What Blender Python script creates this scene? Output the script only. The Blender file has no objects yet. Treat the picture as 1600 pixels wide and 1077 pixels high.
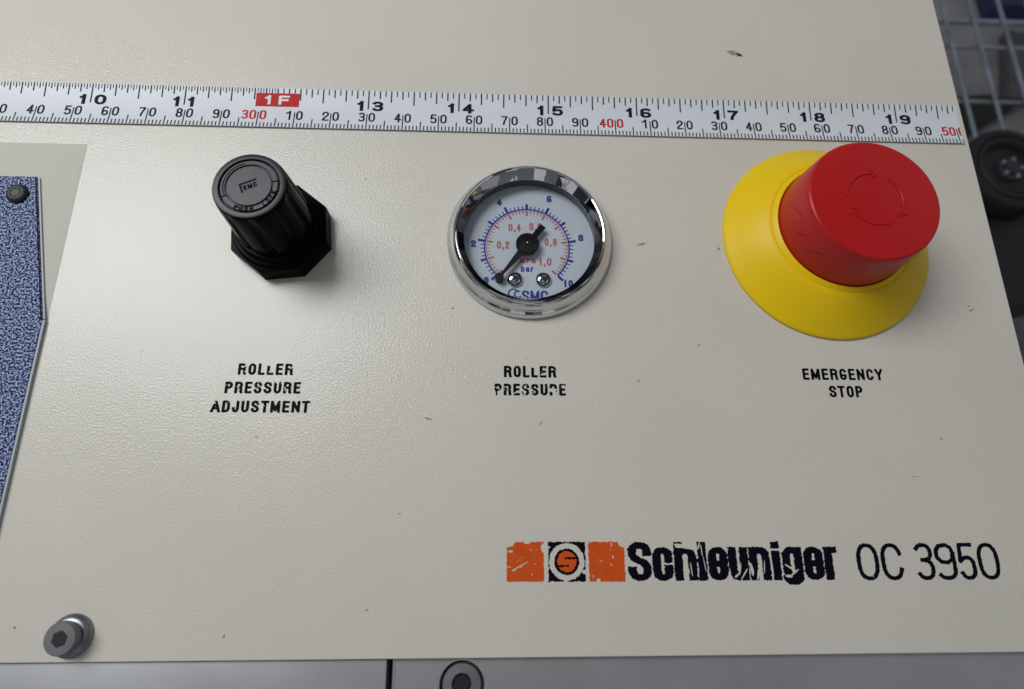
import bpy, bmesh, math, random
import numpy as np
from mathutils import Vector, Matrix

S = 0.001            # everything below is laid out in millimetres
scene = bpy.context.scene
C = scene.collection
PI = math.pi
random.seed(4)

# ------------------------------------------------------------------ camera
cam_data = bpy.data.cameras.new('camera')
cam = bpy.data.objects.new('camera', cam_data)
C.objects.link(cam)
cam_data.sensor_width = 36.0
cam_data.lens = 36.0 * 940.46 / 1600.0
cam_data.clip_start = 0.01
cam_data.clip_end = 20.0
cam.location = (138.876 * S, 28.530 * S, 145.256 * S)
cam.rotation_euler = (0.2864, -0.0391, -0.0020)
cam_data.dof.use_dof = True
cam_data.dof.focus_distance = 0.152
cam_data.dof.aperture_fstop = 14.5
scene.camera = cam

# ------------------------------------------------------------------ light
scene.view_settings.view_transform = 'Standard'
scene.view_settings.look = 'None'
scene.view_settings.gamma = 1.0
scene.view_settings.exposure = 0.0

world = bpy.data.worlds.new('World')
scene.world = world
world.use_nodes = True
wn, wl = world.node_tree.nodes, world.node_tree.links
bg = wn['Background']
wtc = wn.new('ShaderNodeTexCoord')
wv = wn.new('ShaderNodeTexVoronoi'); wv.distance = 'CHEBYCHEV'
wv.inputs['Scale'].default_value = 4.2
wr = wn.new('ShaderNodeValToRGB')
wr.color_ramp.interpolation = 'CONSTANT'
for k_, (p_, c_) in enumerate([(0, (0.05, 0.055, 0.07, 1)), (.3, (0.22, 0.23, 0.25, 1)), (.52, (0.50, 0.51, 0.53, 1)), (.78, (0.95, 0.96, 1.0, 1))]):
    e_ = wr.color_ramp.elements[k_] if k_ < 2 else wr.color_ramp.elements.new(p_)
    e_.position = p_; e_.color = c_
wl.new(wtc.outputs['Generated'], wv.inputs['Vector'])
wl.new(wv.outputs['Color'], wr.inputs['Fac'])
wl.new(wr.outputs['Color'], bg.inputs['Color'])
bg.inputs['Strength'].default_value = 0.50

def area_lamp(name, loc, target, sx, sy, power, col):
    l = bpy.data.lights.new(name, 'AREA')
    l.shape = 'RECTANGLE'; l.size = sx * S; l.size_y = sy * S
    l.energy = power; l.color = col
    o = bpy.data.objects.new(name, l); C.objects.link(o)
    o.location = Vector(loc) * S
    o.rotation_euler = target
    return o
window_light = area_lamp('window_light', (-415, 450, 800), (0, -0.2, 0), 650, 420, 8.2, (0.97, 0.985, 1.0))

# ------------------------------------------------------------------ materials
def mat(name, col, rough=0.5, metal=0.0, bump=None, coat=0.0, coat_rough=0.1, var=None, spec=0.5):
    m = bpy.data.materials.new(name); m.use_nodes = True
    nt = m.node_tree; b = nt.nodes['Principled BSDF']
    b.inputs['Base Color'].default_value = (*col, 1)
    b.inputs['Roughness'].default_value = rough
    b.inputs['Metallic'].default_value = metal
    b.inputs['Coat Weight'].default_value = coat
    b.inputs['Coat Roughness'].default_value = coat_rough
    b.inputs['Specular IOR Level'].default_value = spec
    tc = nt.nodes.new('ShaderNodeTexCoord')
    if var:      # (scale, amount): slow mottling of the colour itself
        n = nt.nodes.new('ShaderNodeTexNoise'); n.inputs['Scale'].default_value = var[0]
        n.inputs['Detail'].default_value = 5
        nt.links.new(tc.outputs['Object'], n.inputs['Vector'])
        r = nt.nodes.new('ShaderNodeMapRange')
        r.inputs['From Min'].default_value = 0.3; r.inputs['From Max'].default_value = 0.7
        r.inputs['To Min'].default_value = 1 - var[1]; r.inputs['To Max'].default_value = 1 + var[1]
        nt.links.new(n.outputs['Fac'], r.inputs['Value'])
        mx = nt.nodes.new('ShaderNodeVectorMath'); mx.operation = 'SCALE'
        mx.inputs[0].default_value = col
        nt.links.new(r.outputs['Result'], mx.inputs['Scale'])
        nt.links.new(mx.outputs['Vector'], b.inputs['Base Color'])
    if bump:     # (scale, strength, distance_mm)
        n = nt.nodes.new('ShaderNodeTexNoise'); n.inputs['Scale'].default_value = bump[0]
        n.inputs['Detail'].default_value = 2.5
        nt.links.new(tc.outputs['Object'], n.inputs['Vector'])
        bp = nt.nodes.new('ShaderNodeBump'); bp.inputs['Strength'].default_value = bump[1]
        bp.inputs['Distance'].default_value = bump[2] * S
        nt.links.new(n.outputs['Fac'], bp.inputs['Height'])
        nt.links.new(bp.outputs['Normal'], b.inputs['Normal'])
        if coat: nt.links.new(bp.outputs['Normal'], b.inputs['Coat Normal'])
    return m

CREAM = (0.632, 0.605, 0.527)
M = {}
M['cream'] = mat('cream_powder_coat', CREAM, 0.50, bump=(2000, 1.0, 0.08), coat=0.5, coat_rough=0.12, var=(26, 0.028))
M['cream_flat'] = mat('cream_matt_paint', (0.595, 0.575, 0.505), 0.75, var=(30, 0.015), spec=0.25)
M['cream_edge'] = mat('cream_edge', CREAM, 0.4)
M['ink'] = mat('black_ink', (0.004, 0.0045, 0.008), 0.42, spec=0.15)
M['navy_ink'] = mat('navy_ink', (0.005, 0.004, 0.011), 0.42, spec=0.15)
M['orange_ink'] = mat('orange_ink', (0.62, 0.085, 0.010), 0.45, spec=0.15, var=(400, 0.05))
M['scuff'] = mat('grey_scuff', (0.27, 0.265, 0.235), 0.6, var=(900, 0.25))
M['dark_scuff'] = mat('dark_scuff', (0.23, 0.23, 0.21), 0.6)
M['black_plastic'] = mat('black_plastic', (0.003, 0.003, 0.004), 0.22, spec=0.12, bump=(900, 0.25, 0.05), var=(120, 0.2))
M['cap_plastic'] = mat('sky_sheen_black_plastic', (0.016, 0.019, 0.025), 0.34, spec=0.3, bump=(1200, 0.3, 0.05), var=(260, 0.22))  # paler blue-black: the sky's reflection on the knob top is put into the colour
M['groove_black'] = mat('groove_black', (0.006, 0.006, 0.007), 0.6, spec=0.15)
M['chrome'] = mat('chrome', (0.64, 0.65, 0.67), 0.04, 1.0)
M['steel'] = mat('zinc_steel', (0.27, 0.285, 0.305), 0.38, 1.0, bump=(500, 0.3, 0.05), var=(300, 0.15))
M['screw_grey'] = mat('grey_screw_face', (0.20, 0.20, 0.21), 0.48, 0.6, bump=(700, 0.3, 0.04), var=(200, 0.15))
M['socket_black'] = mat('socket_black', (0.008, 0.008, 0.010), 0.5)
M['alu'] = mat('brushed_aluminium', (0.41, 0.415, 0.425), 0.42, 0.7, var=(60, 0.08))
M['alu_edge'] = mat('aluminium_edge', (0.7, 0.71, 0.72), 0.3, 1.0)
M['dial_white'] = mat('dial_white', (0.74, 0.76, 0.80), 0.5)
M['gauge_grey'] = mat('gauge_inner_grey', (0.10, 0.115, 0.125), 0.35, 0.3)
M['blue_ink'] = mat('blue_ink', (0.020, 0.035, 0.36), 0.5)
M['red_ink'] = mat('red_ink', (0.68, 0.13, 0.12), 0.5)
M['needle'] = mat('needle_black', (0.008, 0.008, 0.009), 0.4, spec=0.15)
M['yellow'] = mat('yellow_plastic', (0.84, 0.57, 0.003), 0.42, spec=0.3, bump=(700, 0.15, 0.04), var=(60, 0.02))
M['red'] = mat('red_plastic', (0.46, 0.009, 0.010), 0.33, spec=0.3, bump=(500, 0.15, 0.04), var=(60, 0.03))
M['tape_white'] = mat('tape_white', (0.67, 0.71, 0.75), 0.42, var=(80, 0.03))
M['tape_black'] = mat('tape_black', (0.010, 0.018, 0.035), 0.5, spec=0.15)
M['tape_red'] = mat('tape_red', (0.52, 0.018, 0.022), 0.5, spec=0.15)
M['tape_text_white'] = mat('tape_text_white', (0.75, 0.76, 0.78), 0.5)
M['plate_edge'] = mat('plate_edge', (0.40, 0.45, 0.49), 0.5)
M['rubber'] = mat('dark_rubber', (0.010, 0.010, 0.012), 0.55, var=(60, 0.3))
M['dark_wheel'] = mat('dark_grey_wheel', (0.026, 0.026, 0.030), 0.5)
M['wire'] = mat('chrome_wire', (0.36, 0.41, 0.48), 0.35, 0.7, var=(30, 0.3))
M['floor'] = mat('grey_floor', (0.24, 0.235, 0.24), 0.7, var=(9, 0.35))
M['navy_box'] = mat('navy_plastic', (0.02, 0.035, 0.09), 0.5)
M['olive'] = mat('olive_black', (0.018, 0.020, 0.012), 0.8)
M['grey_box'] = mat('grey_box', (0.085, 0.085, 0.09), 0.6, var=(20, 0.3))

# speckled blue laminate
def speckle():
    m = bpy.data.materials.new('blue_speckle'); m.use_nodes = True
    nt = m.node_tree; b = nt.nodes['Principled BSDF']
    tc = nt.nodes.new('ShaderNodeTexCoord')
    n = nt.nodes.new('ShaderNodeTexNoise'); n.inputs['Scale'].default_value = 2000; n.inputs['Detail'].default_value = 2
    n.inputs['Roughness'].default_value = 0.65
    r = nt.nodes.new('ShaderNodeValToRGB')
    r.color_ramp.elements[0].position = 0.495; r.color_ramp.elements[0].color = (0.003, 0.010, 0.075, 1)
    r.color_ramp.elements[1].position = 0.535; r.color_ramp.elements[1].color = (0.36, 0.43, 0.62, 1)
    nt.links.new(tc.outputs['Object'], n.inputs['Vector'])
    nt.links.new(n.outputs['Fac'], r.inputs['Fac'])
    nt.links.new(r.outputs['Color'], b.inputs['Base Color'])
    b.inputs['Roughness'].default_value = 0.5; b.inputs['Specular IOR Level'].default_value = 0.06
    return m
M['speckle'] = speckle()

# thin clear glass: a see-through sheet with a fresnel reflection
def glass():
    m = bpy.data.materials.new('clear_glass'); m.use_nodes = True
    nt = m.node_tree; nt.nodes.remove(nt.nodes['Principled BSDF'])
    out = nt.nodes['Material Output']
    t = nt.nodes.new('ShaderNodeBsdfTransparent'); t.inputs['Color'].default_value = (0.93, 0.95, 0.96, 1)
    g = nt.nodes.new('ShaderNodeBsdfGlossy'); g.inputs['Roughness'].default_value = 0.03
    f = nt.nodes.new('ShaderNodeFresnel'); f.inputs['IOR'].default_value = 1.33
    mx = nt.nodes.new('ShaderNodeMixShader')
    nt.links.new(f.outputs[0], mx.inputs[0]); nt.links.new(t.outputs[0], mx.inputs[1]); nt.links.new(g.outputs[0], mx.inputs[2])
    nt.links.new(mx.outputs[0], out.inputs['Surface'])
    return m
M['glass'] = glass()

# brushed grain on the aluminium
for k_ in ('black_plastic', 'ink', 'navy_ink', 'tape_black', 'groove_black'):
    M[k_].node_tree.nodes['Principled BSDF'].inputs['IOR'].default_value = 1.22
def brushed(m, sx, sy):
    nt = m.node_tree; b = nt.nodes['Principled BSDF']
    tc = nt.nodes.new('ShaderNodeTexCoord'); mp = nt.nodes.new('ShaderNodeMapping')
    mp.inputs['Scale'].default_value = (sx, sy, sx)
    n = nt.nodes.new('ShaderNodeTexNoise'); n.inputs['Scale'].default_value = 1.0; n.inputs['Detail'].default_value = 3
    nt.links.new(tc.outputs['Object'], mp.inputs['Vector']); nt.links.new(mp.outputs[0], n.inputs['Vector'])
    bp = nt.nodes.new('ShaderNodeBump'); bp.inputs['Strength'].default_value = 0.4; bp.inputs['Distance'].default_value = 0.02 * S
    nt.links.new(n.outputs['Fac'], bp.inputs['Height']); nt.links.new(bp.outputs['Normal'], b.inputs['Normal'])
brushed(M['alu'], 900, 40)

# ------------------------------------------------------------------ mesh helpers
def finish(name, me, m, parent=None, loc=None, smooth=None, label=None):
    me.materials.append(m)
    if smooth is not None:
        me.polygons.foreach_set('use_smooth', [True] * len(me.polygons))
        me.set_sharp_from_angle(angle=math.radians(smooth))
    o = bpy.data.objects.new(name, me); C.objects.link(o)
    if parent: o.parent = parent
    if loc: o.location = Vector(loc) * S
    if label: o['label'] = label
    return o

def from_bm(name, bm, m, parent=None, loc=None, smooth=None, label=None):
    bmesh.ops.scale(bm, vec=(S, S, S), verts=bm.verts)
    bmesh.ops.recalc_face_normals(bm, faces=bm.faces)
    me = bpy.data.meshes.new(name); bm.to_mesh(me); bm.free()
    return finish(name, me, m, parent, loc, smooth, label)

def lathe_bm(profile, n=96, rfun=None, bm=None, centre=(0, 0), closed=False):
    """profile: (r, z) list; rfun(theta, r, z, index) may change the radius"""
    bm = bm or bmesh.new()
    rings = []
    for k, (r, z) in enumerate(profile):
        if r < 1e-6:
            rings.append([bm.verts.new((centre[0], centre[1], z))])
        else:
            ring = []
            for i in range(n):
                t = 2 * PI * i / n
                rr = rfun(t, r, z, k) if rfun else r
                ring.append(bm.verts.new((centre[0] + rr * math.cos(t), centre[1] + rr * math.sin(t), z)))
            rings.append(ring)
    pairs = list(zip(rings, rings[1:]))
    if closed: pairs.append((rings[-1], rings[0]))
    for a, b in pairs:
        for i in range(n):
            j = (i + 1) % n
            if len(a) == 1 and len(b) == 1: continue
            if len(a) == 1: bm.faces.new((a[0], b[i], b[j]))
            elif len(b) == 1: bm.faces.new((a[i], a[j], b[0]))
            else: bm.faces.new((a[i], a[j], b[j], b[i]))
    return bm

def prism_bm(pts, z0, z1, bevel=0.0, seg=3, bm=None, top_only=True):
    b2 = bmesh.new()
    lo = [b2.verts.new((x, y, z0)) for x, y in pts]
    hi = [b2.verts.new((x, y, z1)) for x, y in pts]
    n = len(pts)
    b2.faces.new(lo[::-1]); b2.faces.new(hi)
    for i in range(n):
        j = (i + 1) % n
        b2.faces.new((lo[i], lo[j], hi[j], hi[i]))
    bmesh.ops.recalc_face_normals(b2, faces=b2.faces)
    if bevel:
        es = [e for e in b2.edges if all(abs(v.co.z - z1) < 1e-6 for v in e.verts)] if top_only else list(b2.edges)
        bmesh.ops.bevel(b2, geom=es, offset=bevel, segments=seg, affect='EDGES', profile=0.6)
    if bm is None: return b2
    tmp = bpy.data.meshes.new('tmp'); b2.to_mesh(tmp); b2.free(); bm.from_mesh(tmp); bpy.data.meshes.remove(tmp)
    return bm

def rect(x0, y0, x1, y1): return [(x0, y0), (x1, y0), (x1, y1), (x0, y1)]

def bar_bm(a, b, r, n=10, bm=None):
    """round bar between two points, capped"""
    bm = bm or bmesh.new()
    a, b = Vector(a), Vector(b); d = (b - a).normalized()
    u = d.orthogonal().normalized(); v = d.cross(u)
    ra = [bm.verts.new(a + (u * math.cos(2 * PI * i / n) + v * math.sin(2 * PI * i / n)) * r) for i in range(n)]
    rb = [bm.verts.new(b + (u * math.cos(2 * PI * i / n) + v * math.sin(2 * PI * i / n)) * r) for i in range(n)]
    for i in range(n):
        j = (i + 1) % n; bm.faces.new((ra[i], ra[j], rb[j], rb[i]))
    bm.faces.new(ra[::-1]); bm.faces.new(rb)
    return bm

def tube_bm(pts, r, n=8, bm=None, flat=1.0, closed=False):
    """tube through points lying in an xy plane (flat squashes it in z)"""
    bm = bm or bmesh.new()
    rings = []
    m_ = len(pts)
    for k in range(m_):
        p = Vector(pts[k]); a = Vector(pts[max(k - 1, 0)]); b = Vector(pts[min(k + 1, m_ - 1)])
        d = (b - a).normalized(); u = Vector((-d.y, d.x, 0))
        rings.append([bm.verts.new(p + u * r * math.cos(2 * PI * i / n) + Vector((0, 0, 1)) * r * flat * math.sin(2 * PI * i / n)) for i in range(n)])
    for a, b in zip(rings, rings[1:]):
        for i in range(n):
            j = (i + 1) % n; bm.faces.new((a[i], a[j], b[j], b[i]))
    bm.faces.new(rings[0][::-1]); bm.faces.new(rings[-1])
    return bm

# ------------------------------------------------------------------ lettering: strokes -> distance field -> flat mesh
def arc(cx, cy, rx, ry, a0, a1, n=9, e=2.25):
    out = []
    for k in range(n + 1):
        t = math.radians(a0 + (a1 - a0) * k / n)
        c, s = math.cos(t), math.sin(t)
        out.append((cx + rx * math.copysign(abs(c) ** (2 / e), c), cy + ry * math.copysign(abs(s) ** (2 / e), s)))
    return out

def bez(p0, p1, p2, p3, n=8):
    return [tuple((1 - t) ** 3 * a + 3 * (1 - t) ** 2 * t * b + 3 * (1 - t) * t * t * c + t ** 3 * d
            for a, b, c, d in zip(p0, p1, p2, p3)) for t in [k / n for k in range(n + 1)]]

def glyph(ch, r, xh=0.74, mh=0.1):
    """centre-line polylines in a unit box; r = height of a half-width curve"""
    r = min(r, 0.42)
    O = arc(.5, 1 - r, .5, r, 180, 0) + arc(.5, r, .5, r, 0, -180)
    O = O + [O[0]]
    r2 = min(r, .24)
    if ch in 'O0': return [O]
    def sang(y): return math.degrees(math.asin(min(.95, max(0, (y - 1 + r) / max(r, .01)))))
    yc = .66 + mh; ac = sang(yc)
    if ch == 'C': return [[(1, yc)] * (ac <= 0) + arc(.5, 1 - r, .5, r, ac, 180) + arc(.5, r, .5, r, 180, 360 - ac) + [(1, 1 - yc)] * (ac <= 0)]
    if ch == 'G': return [[(1, yc)] * (ac <= 0) + arc(.5, 1 - r, .5, r, sang(yc + .04), 180) + arc(.5, r, .5, r, 180, 360) + [(1, .40), (.62, .40)]]
    if ch == 'D': return [[(0, 0), (0, 1), (.45, 1)] + arc(.45, 1 - r, .55, r, 90, 0) + arc(.45, r, .55, r, 0, -90) + [(0, 0), (0, .2)]]
    if ch == 'E': return [[(1, 1), (0, 1), (0, 0), (1, 0)], [(0, .52), (.88, .52)]]
    if ch == 'F': return [[(1, 1), (0, 1), (0, 0)], [(0, .52), (.88, .52)]]
    if ch == 'L': return [[(0, 1), (0, 0), (1, 0)]]
    if ch == 'T': return [[(-.1, 1), (1.1, 1)], [(.5, 1), (.5, 0)]]
    if ch == 'I': return [[(.5, 1), (.5, 0)]]
    if ch == 'U': return [[(0, 1)] + arc(.5, r, .5, r, 180, 360) + [(1, 1)]]
    if ch == 'J': return [[(0, .30)] + arc(.5, r, .5, r, 180, 360) + [(1, 1)]]
    if ch == 'H': return [[(0, 0), (0, 1)], [(1, 0), (1, 1)], [(0, .5), (1, .5)]]
    if ch == 'K': return [[(0, 0), (0, 1)], [(1, 1), (0, .42)], [(.25, .56), (1, 0)]]
    if ch == 'A': return [[(-.12, 0), (.5, 1), (1.12, 0)], [(.12, .3), (.88, .3)]]
    if ch == 'M': return [[(0, 0), (0, 1), (.5, .12), (1, 1), (1, 0)]]
    if ch == 'N': return [[(0, 0), (0, 1), (1, 0), (1, 1)]]
    if ch == 'Y': return [[(-.08, 1), (.5, .45), (1.08, 1)], [(.5, .45), (.5, 0)]]
    if ch == 'P': return [[(0, 0), (0, 1), (.45, 1)] + arc(.45, 1 - .26, .55, .26, 90, -90) + [(0, .48)]]
    if ch == 'R': return [[(0, 0), (0, 1), (.45, 1)] + arc(.45, 1 - .24, .55, .24, 90, -90) + [(0, .52)],
                          [(.45, .52)] + arc(.45, .36, .5, .16, 90, 0) + [(.95, .1), (1.04, 0)]]
    ys = .66 + mh; sa = math.degrees(math.asin(min(1, max(0, (ys - 1 + r2) / r2)))) * .8
    if ch == 'S': return [[(1, min(ys, 1 - r2))] * (sa <= 0) + arc(.5, 1 - r2, .5, r2, sa, 180) + bez((0, 1 - r2), (0, .48), (1, .56), (1, r2)) + arc(.5, r2, .5, r2, 0, -180 + sa) + [(0, max(1 - ys, r2))] * (sa <= 0)]
    if ch == '1': return [[(.62, 0), (.62, 1)], [(.0, .78), (.3, .82), (.62, 1)]]
    if ch == '2': return [[(0, .68)] + arc(.5, 1 - r2, .5, r2, 180, 0) + bez((1, 1 - r2), (1, .5), (.05, .35), (0, 0)) + [(1, 0)]]
    if ch == '3': return [arc(.5, .77, .48, .23, 152, -90) + [(.38, .54)], [(.38, .54), (.5, .54)] + arc(.5, .27, .5, .27, 90, -150)]
    if ch == '4': return [[(.72, 0), (.72, 1), (-.02, .30), (1.05, .30)]]
    if ch == '5': return [[(.92, 1), (.12, 1), (.04, .50)] + bez((.04, .5), (.3, .66), (1, .70), (1, .34)) + arc(.5, r2 + .04, .5, r2 + .04, 0, -152)]
    if ch in '69':
        g = [arc(.5, 1 - r2, .5, r2, 38, 180) + arc(.5, r2 + .03, .5, r2 + .03, 180, 540) ]
        if ch == '9': g = [[(1 - x, 1 - y) for x, y in p] for p in g]
        return g
    if ch == '7': return [[(0, 1), (1, 1)] + bez((1, 1), (.6, .6), (.35, .35), (.3, 0))]
    if ch == '8': return [arc(.5, .77, .45, .23, 0, 360, 18), arc(.5, .27, .5, .27, 0, 360, 18)]
    if ch == ',': return [[(.5, .05), (.5, 0), (.3, -.18)]]
    # lower case
    q = min(r, xh * .4)
    if ch == 'c': return [[(1, xh * .66)] + arc(.5, xh - q, .5, q, 0, 180) + arc(.5, q, .5, q, 180, 360) + [(1, xh * .34)]]
    if ch == 'h': return [[(0, 0), (0, 1)], [(0, xh - q)] + arc(.5, xh - q, .5, q, 180, 0) + [(1, 0)]]
    if ch == 'n': return [[(0, 0), (0, xh)], [(0, xh - q)] + arc(.5, xh - q, .5, q, 180, 0) + [(1, 0)]]
    if ch == 'l': return [[(.5, 0), (.5, 1)]]
    if ch == 'i': return [[(.5, 0), (.5, xh)], [(.5, 1), (.5, .99)]]
    if ch == 'u': return [[(0, xh)] + arc(.5, q, .5, q, 180, 360) + [(1, xh)], [(1, xh), (1, 0)]]
    if ch == 'e': return [[(0, xh * .5), (1, xh * .5)] + arc(.5, xh - q, .5, q, 0, 180) + arc(.5, q, .5, q, 180, 360) + [(1, xh * .28)]]
    if ch == 'g': return [arc(.5, xh - q, .5, q, 180, 0) + [(1, -.05)] + arc(.5, -.02, .5, .12, 0, -180), [(0, xh - q)] + arc(.5, q + .03, .5, q, 180, 360) + [(1, xh)]]
    if ch == 'r': return [[(0, 0), (0, xh)], [(0, xh - q)] + arc(.6, xh - q, .6, q, 180, 90) + [(1, xh)]]
    if ch == 'b': return [[(0, 0), (0, 1)], arc(.5, xh - q, .5, q, 0, 180) + arc(.5, q, .5, q, 180, 360) + [(1, xh - q)]]
    if ch == 'a': return [[(.05, xh * .75)] + arc(.5, xh - q * .8, .46, q * .8, 170, 0) + [(1, 0)], [(1, xh * .56), (.5, xh * .54)] + arc(.5, xh * .28, .5, xh * .28, 90, 270) + [(1, .06)]]
    return []

_rng = np.random.default_rng(7)
_lat = _rng.random((64, 64))
def vnoise(x, y, scale, seed=0):
    u = x * scale + 13.7 * seed; v = y * scale + 7.1 * seed
    i = np.floor(u).astype(int); j = np.floor(v).astype(int); a = u - i; b = v - j
    a = a * a * (3 - 2 * a); b = b * b * (3 - 2 * b)
    L = lambda p, q: _lat[p % 64, q % 64]
    return (L(i, j) * (1 - a) + L(i + 1, j) * a) * (1 - b) + (L(i, j + 1) * (1 - a) + L(i + 1, j + 1) * a) * b

def poly_dist(X, Y, pts, hw, cap='square'):
    """signed distance to a thick polyline (negative inside)"""
    D = np.full(X.shape, 1e9); n = len(pts)
    for k in range(n - 1):
        (x0, y0), (x1, y1) = pts[k], pts[k + 1]
        dx, dy = x1 - x0, y1 - y0; L = math.hypot(dx, dy)
        if L < 1e-9: continue
        dx /= L; dy /= L
        t = (X - x0) * dx + (Y - y0) * dy; s = np.abs((X - x0) * -dy + (Y - y0) * dx)
        closed = (abs(pts[0][0] - pts[-1][0]) + abs(pts[0][1] - pts[-1][1])) < 1e-6
        e0 = hw if (k == 0 and not closed and cap == 'square') else 0.0
        e1 = hw if (k == n - 2 and not closed and cap == 'square') else 0.0
        tc = np.clip(t, 0, L)
        d = np.hypot(t - tc, s) - hw
        if k == 0 and not closed: d = np.where(t < 0, np.maximum(s - hw, -t - e0), d)
        if k == n - 2 and not closed: d = np.where(t > L, np.maximum(s - hw, t - L - e1), d)
        D = np.minimum(D, d)
    return D

def field_mesh(F, x0, y0, g):
    """marching squares: verts and faces of the region F < 0 (F sampled at x0+i*g, y0+j*g, F[i, j])"""
    V, P = [], []
    ins = F < 0
    ni, nj = F.shape
    full = ins[:-1, :-1] & ins[1:, :-1] & ins[:-1, 1:] & ins[1:, 1:]
    anyv = ins[:-1, :-1] | ins[1:, :-1] | ins[:-1, 1:] | ins[1:, 1:]
    for j in range(nj - 1):
        i = 0; row = full[:, j]
        while i < ni - 1:
            if row[i]:
                k = i
                while k < ni - 1 and row[k] and k - i < 12: k += 1
                b = len(V); V += [(x0 + i * g, y0 + j * g), (x0 + k * g, y0 + j * g), (x0 + k * g, y0 + (j + 1) * g), (x0 + i * g, y0 + (j + 1) * g)]
                P.append((b, b + 1, b + 2, b + 3)); i = k
            else: i += 1
    for i, j in zip(*np.nonzero(anyv & ~full)):
        cs = [(i, j), (i + 1, j), (i + 1, j + 1), (i, j + 1)]
        out = []
        for a in range(4):
            p, q = cs[a], cs[(a + 1) % 4]; fp, fq = F[p], F[q]
            if fp < 0: out.append((x0 + p[0] * g, y0 + p[1] * g))
            if (fp < 0) != (fq < 0):
                t = fp / (fp - fq)
                out.append((x0 + (p[0] + t * (q[0] - p[0])) * g, y0 + (p[1] + t * (q[1] - p[1])) * g))
        if len(out) >= 3:
            b = len(V); V += out; P.append(tuple(range(b, b + len(out))))
    return V, P

def glyphs_sdf(items, X, Y, sv, sh):
    """items: (char, x0, y0, w, h[, xh]); sv / sh widths of upright and level strokes"""
    k = sv / sh; D = np.full(X.shape, 1e9)
    for it in items:
        ch, gx, gy, w, h = it[:5]; xh = it[5] if len(it) > 5 else .74
        s = sv; rr = 0.5 * max(w - s, .01) / max(h - sh, .01) * (1.4 if k < 1.2 else .9)
        m = (X > gx - w * .6 - s) & (X < gx + w * 1.6 + s) & (Y > gy - h * .5) & (Y < gy + h * 1.25)
        if not m.any(): continue
        ii = np.nonzero(m.any(axis=1))[0]; jj = np.nonzero(m.any(axis=0))[0]
        sl = (slice(ii[0], ii[-1] + 1), slice(jj[0], jj[-1] + 1))
        for pl in glyph(ch, rr, xh, sh / (2 * max(h - sh, .01))):
            pts = [(gx + s / 2 + x * (w - s), (gy + sh / 2 + y * (h - sh)) * k) for x, y in pl]
            D[sl] = np.minimum(D[sl], poly_dist(X[sl], Y[sl] * k, pts, s / 2))
    return D

def chips(X, Y, D, seed, level, scale=1.6, blobs=(), rough=0.0):
    """wear: take away noise-shaped flakes and named elliptical flakes from the print"""
    N = .65 * vnoise(X, Y, scale, seed) + .35 * vnoise(X, Y, scale * 2.7, seed + 3)
    if rough: D = D + rough * (vnoise(X, Y, 2.3, seed + 5) + vnoise(X, Y, 5.5, seed + 8) - 1.0)
    if level: D = np.maximum(D, (level - N) * 3)       # flakes where the noise is low
    for b in blobs:
        bx, by, a, c, rot = b
        co, si = math.cos(math.radians(rot)), math.sin(math.radians(rot))
        u = ((X - bx) * co + (Y - by) * si) / a; v = (-(X - bx) * si + (Y - by) * co) / c
        d = 1 - np.hypot(u, v) + .55 * (N - .5)
        D = np.maximum(D, d * min(a, c))
    return D

def sheet(name, V, P, z, m, parent, zfun=None, tf=None, label=None):
    me = bpy.data.meshes.new(name)
    vs = []
    for x, y in V:
        if tf: x, y = tf(x, y)
        vs.append((x * S, y * S, (z + (zfun(x, y) if zfun else 0)) * S))
    me.from_pydata(vs, [], P); me.update()
    return finish(name, me, m, parent, label=label)

def text_mesh(name, items, sv, sh, m, parent, z, g=None, wear=None, tf=None, zfun=None, label=None, extra=None, clip=None):
    g = g or min(sv, sh) / 5
    xs = [it[1] for it in items] + [it[1] + it[3] for it in items]; ys = [it[2] for it in items] + [it[2] + it[4] for it in items]
    x0, x1, y0, y1 = min(xs) - 1.2, max(xs) + 1.2, min(ys) - 1.6, max(ys) + .8
    X, Y = np.meshgrid(np.arange(x0, x1, g), np.arange(y0, y1, g), indexing='ij')
    D = glyphs_sdf(items, X, Y, sv, sh)
    if extra is not None: D = extra(X, Y, D)
    if wear: D = chips(X, Y, D, **wear)
    if clip is not None: D = np.maximum(D, clip(X, Y))
    V, P = field_mesh(D, x0, y0, g)
    return sheet(name, V, P, z, m, parent, tf=tf, zfun=zfun, label=label)

def line_items(txt, x0, x1, y, h, wf, gap):
    """spread the letters of txt from x0 to x1; wf: relative widths"""
    ws = [wf.get(c, 1.0) for c in txt]; tot = sum(ws) + gap * (len(txt) - 1)
    u = (x1 - x0) / tot; out = []; x = x0
    for c, w in zip(txt, ws):
        if c != ' ': out.append((c, x, y, w * u, h))
        x += (w + gap) * u
    return out

def empty(name, loc, label, cat, group=None):
    o = bpy.data.objects.new(name, None); C.objects.link(o)
    o.empty_display_size = 0.02
    o.location = Vector(loc) * S; o['label'] = label; o['category'] = cat
    if group: o['group'] = group
    return o

# ------------------------------------------------------------------ background setting
bm = bmesh.new(); prism_bm(rect(-3000, -3000, 4000, 4000), -640, -620, bm=bm)
fl = from_bm('floor', bm, M['floor']); fl['kind'] = 'structure'

# ------------------------------------------------------------------ the machine
machine = empty('cable_processing_machine', (0, 0, 0), 'cream coated machine front carrying a black knob, chrome gauge and red stop button', 'machine')
XR, XN, YN = 277.0, 29.4, 126.6

def rounded(x0, y0, x1, y1, r, n=5):
    pts = []
    for cx, cy, a in ((x1 - r, y0 + r, -90), (x1 - r, y1 - r, 0), (x0 + r, y1 - r, 90), (x0 + r, y0 + r, 180)):
        for k in range(n + 1):
            t = math.radians(a + 90 * k / n); pts.append((cx + r * math.cos(t), cy + r * math.sin(t)))
    return pts

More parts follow.
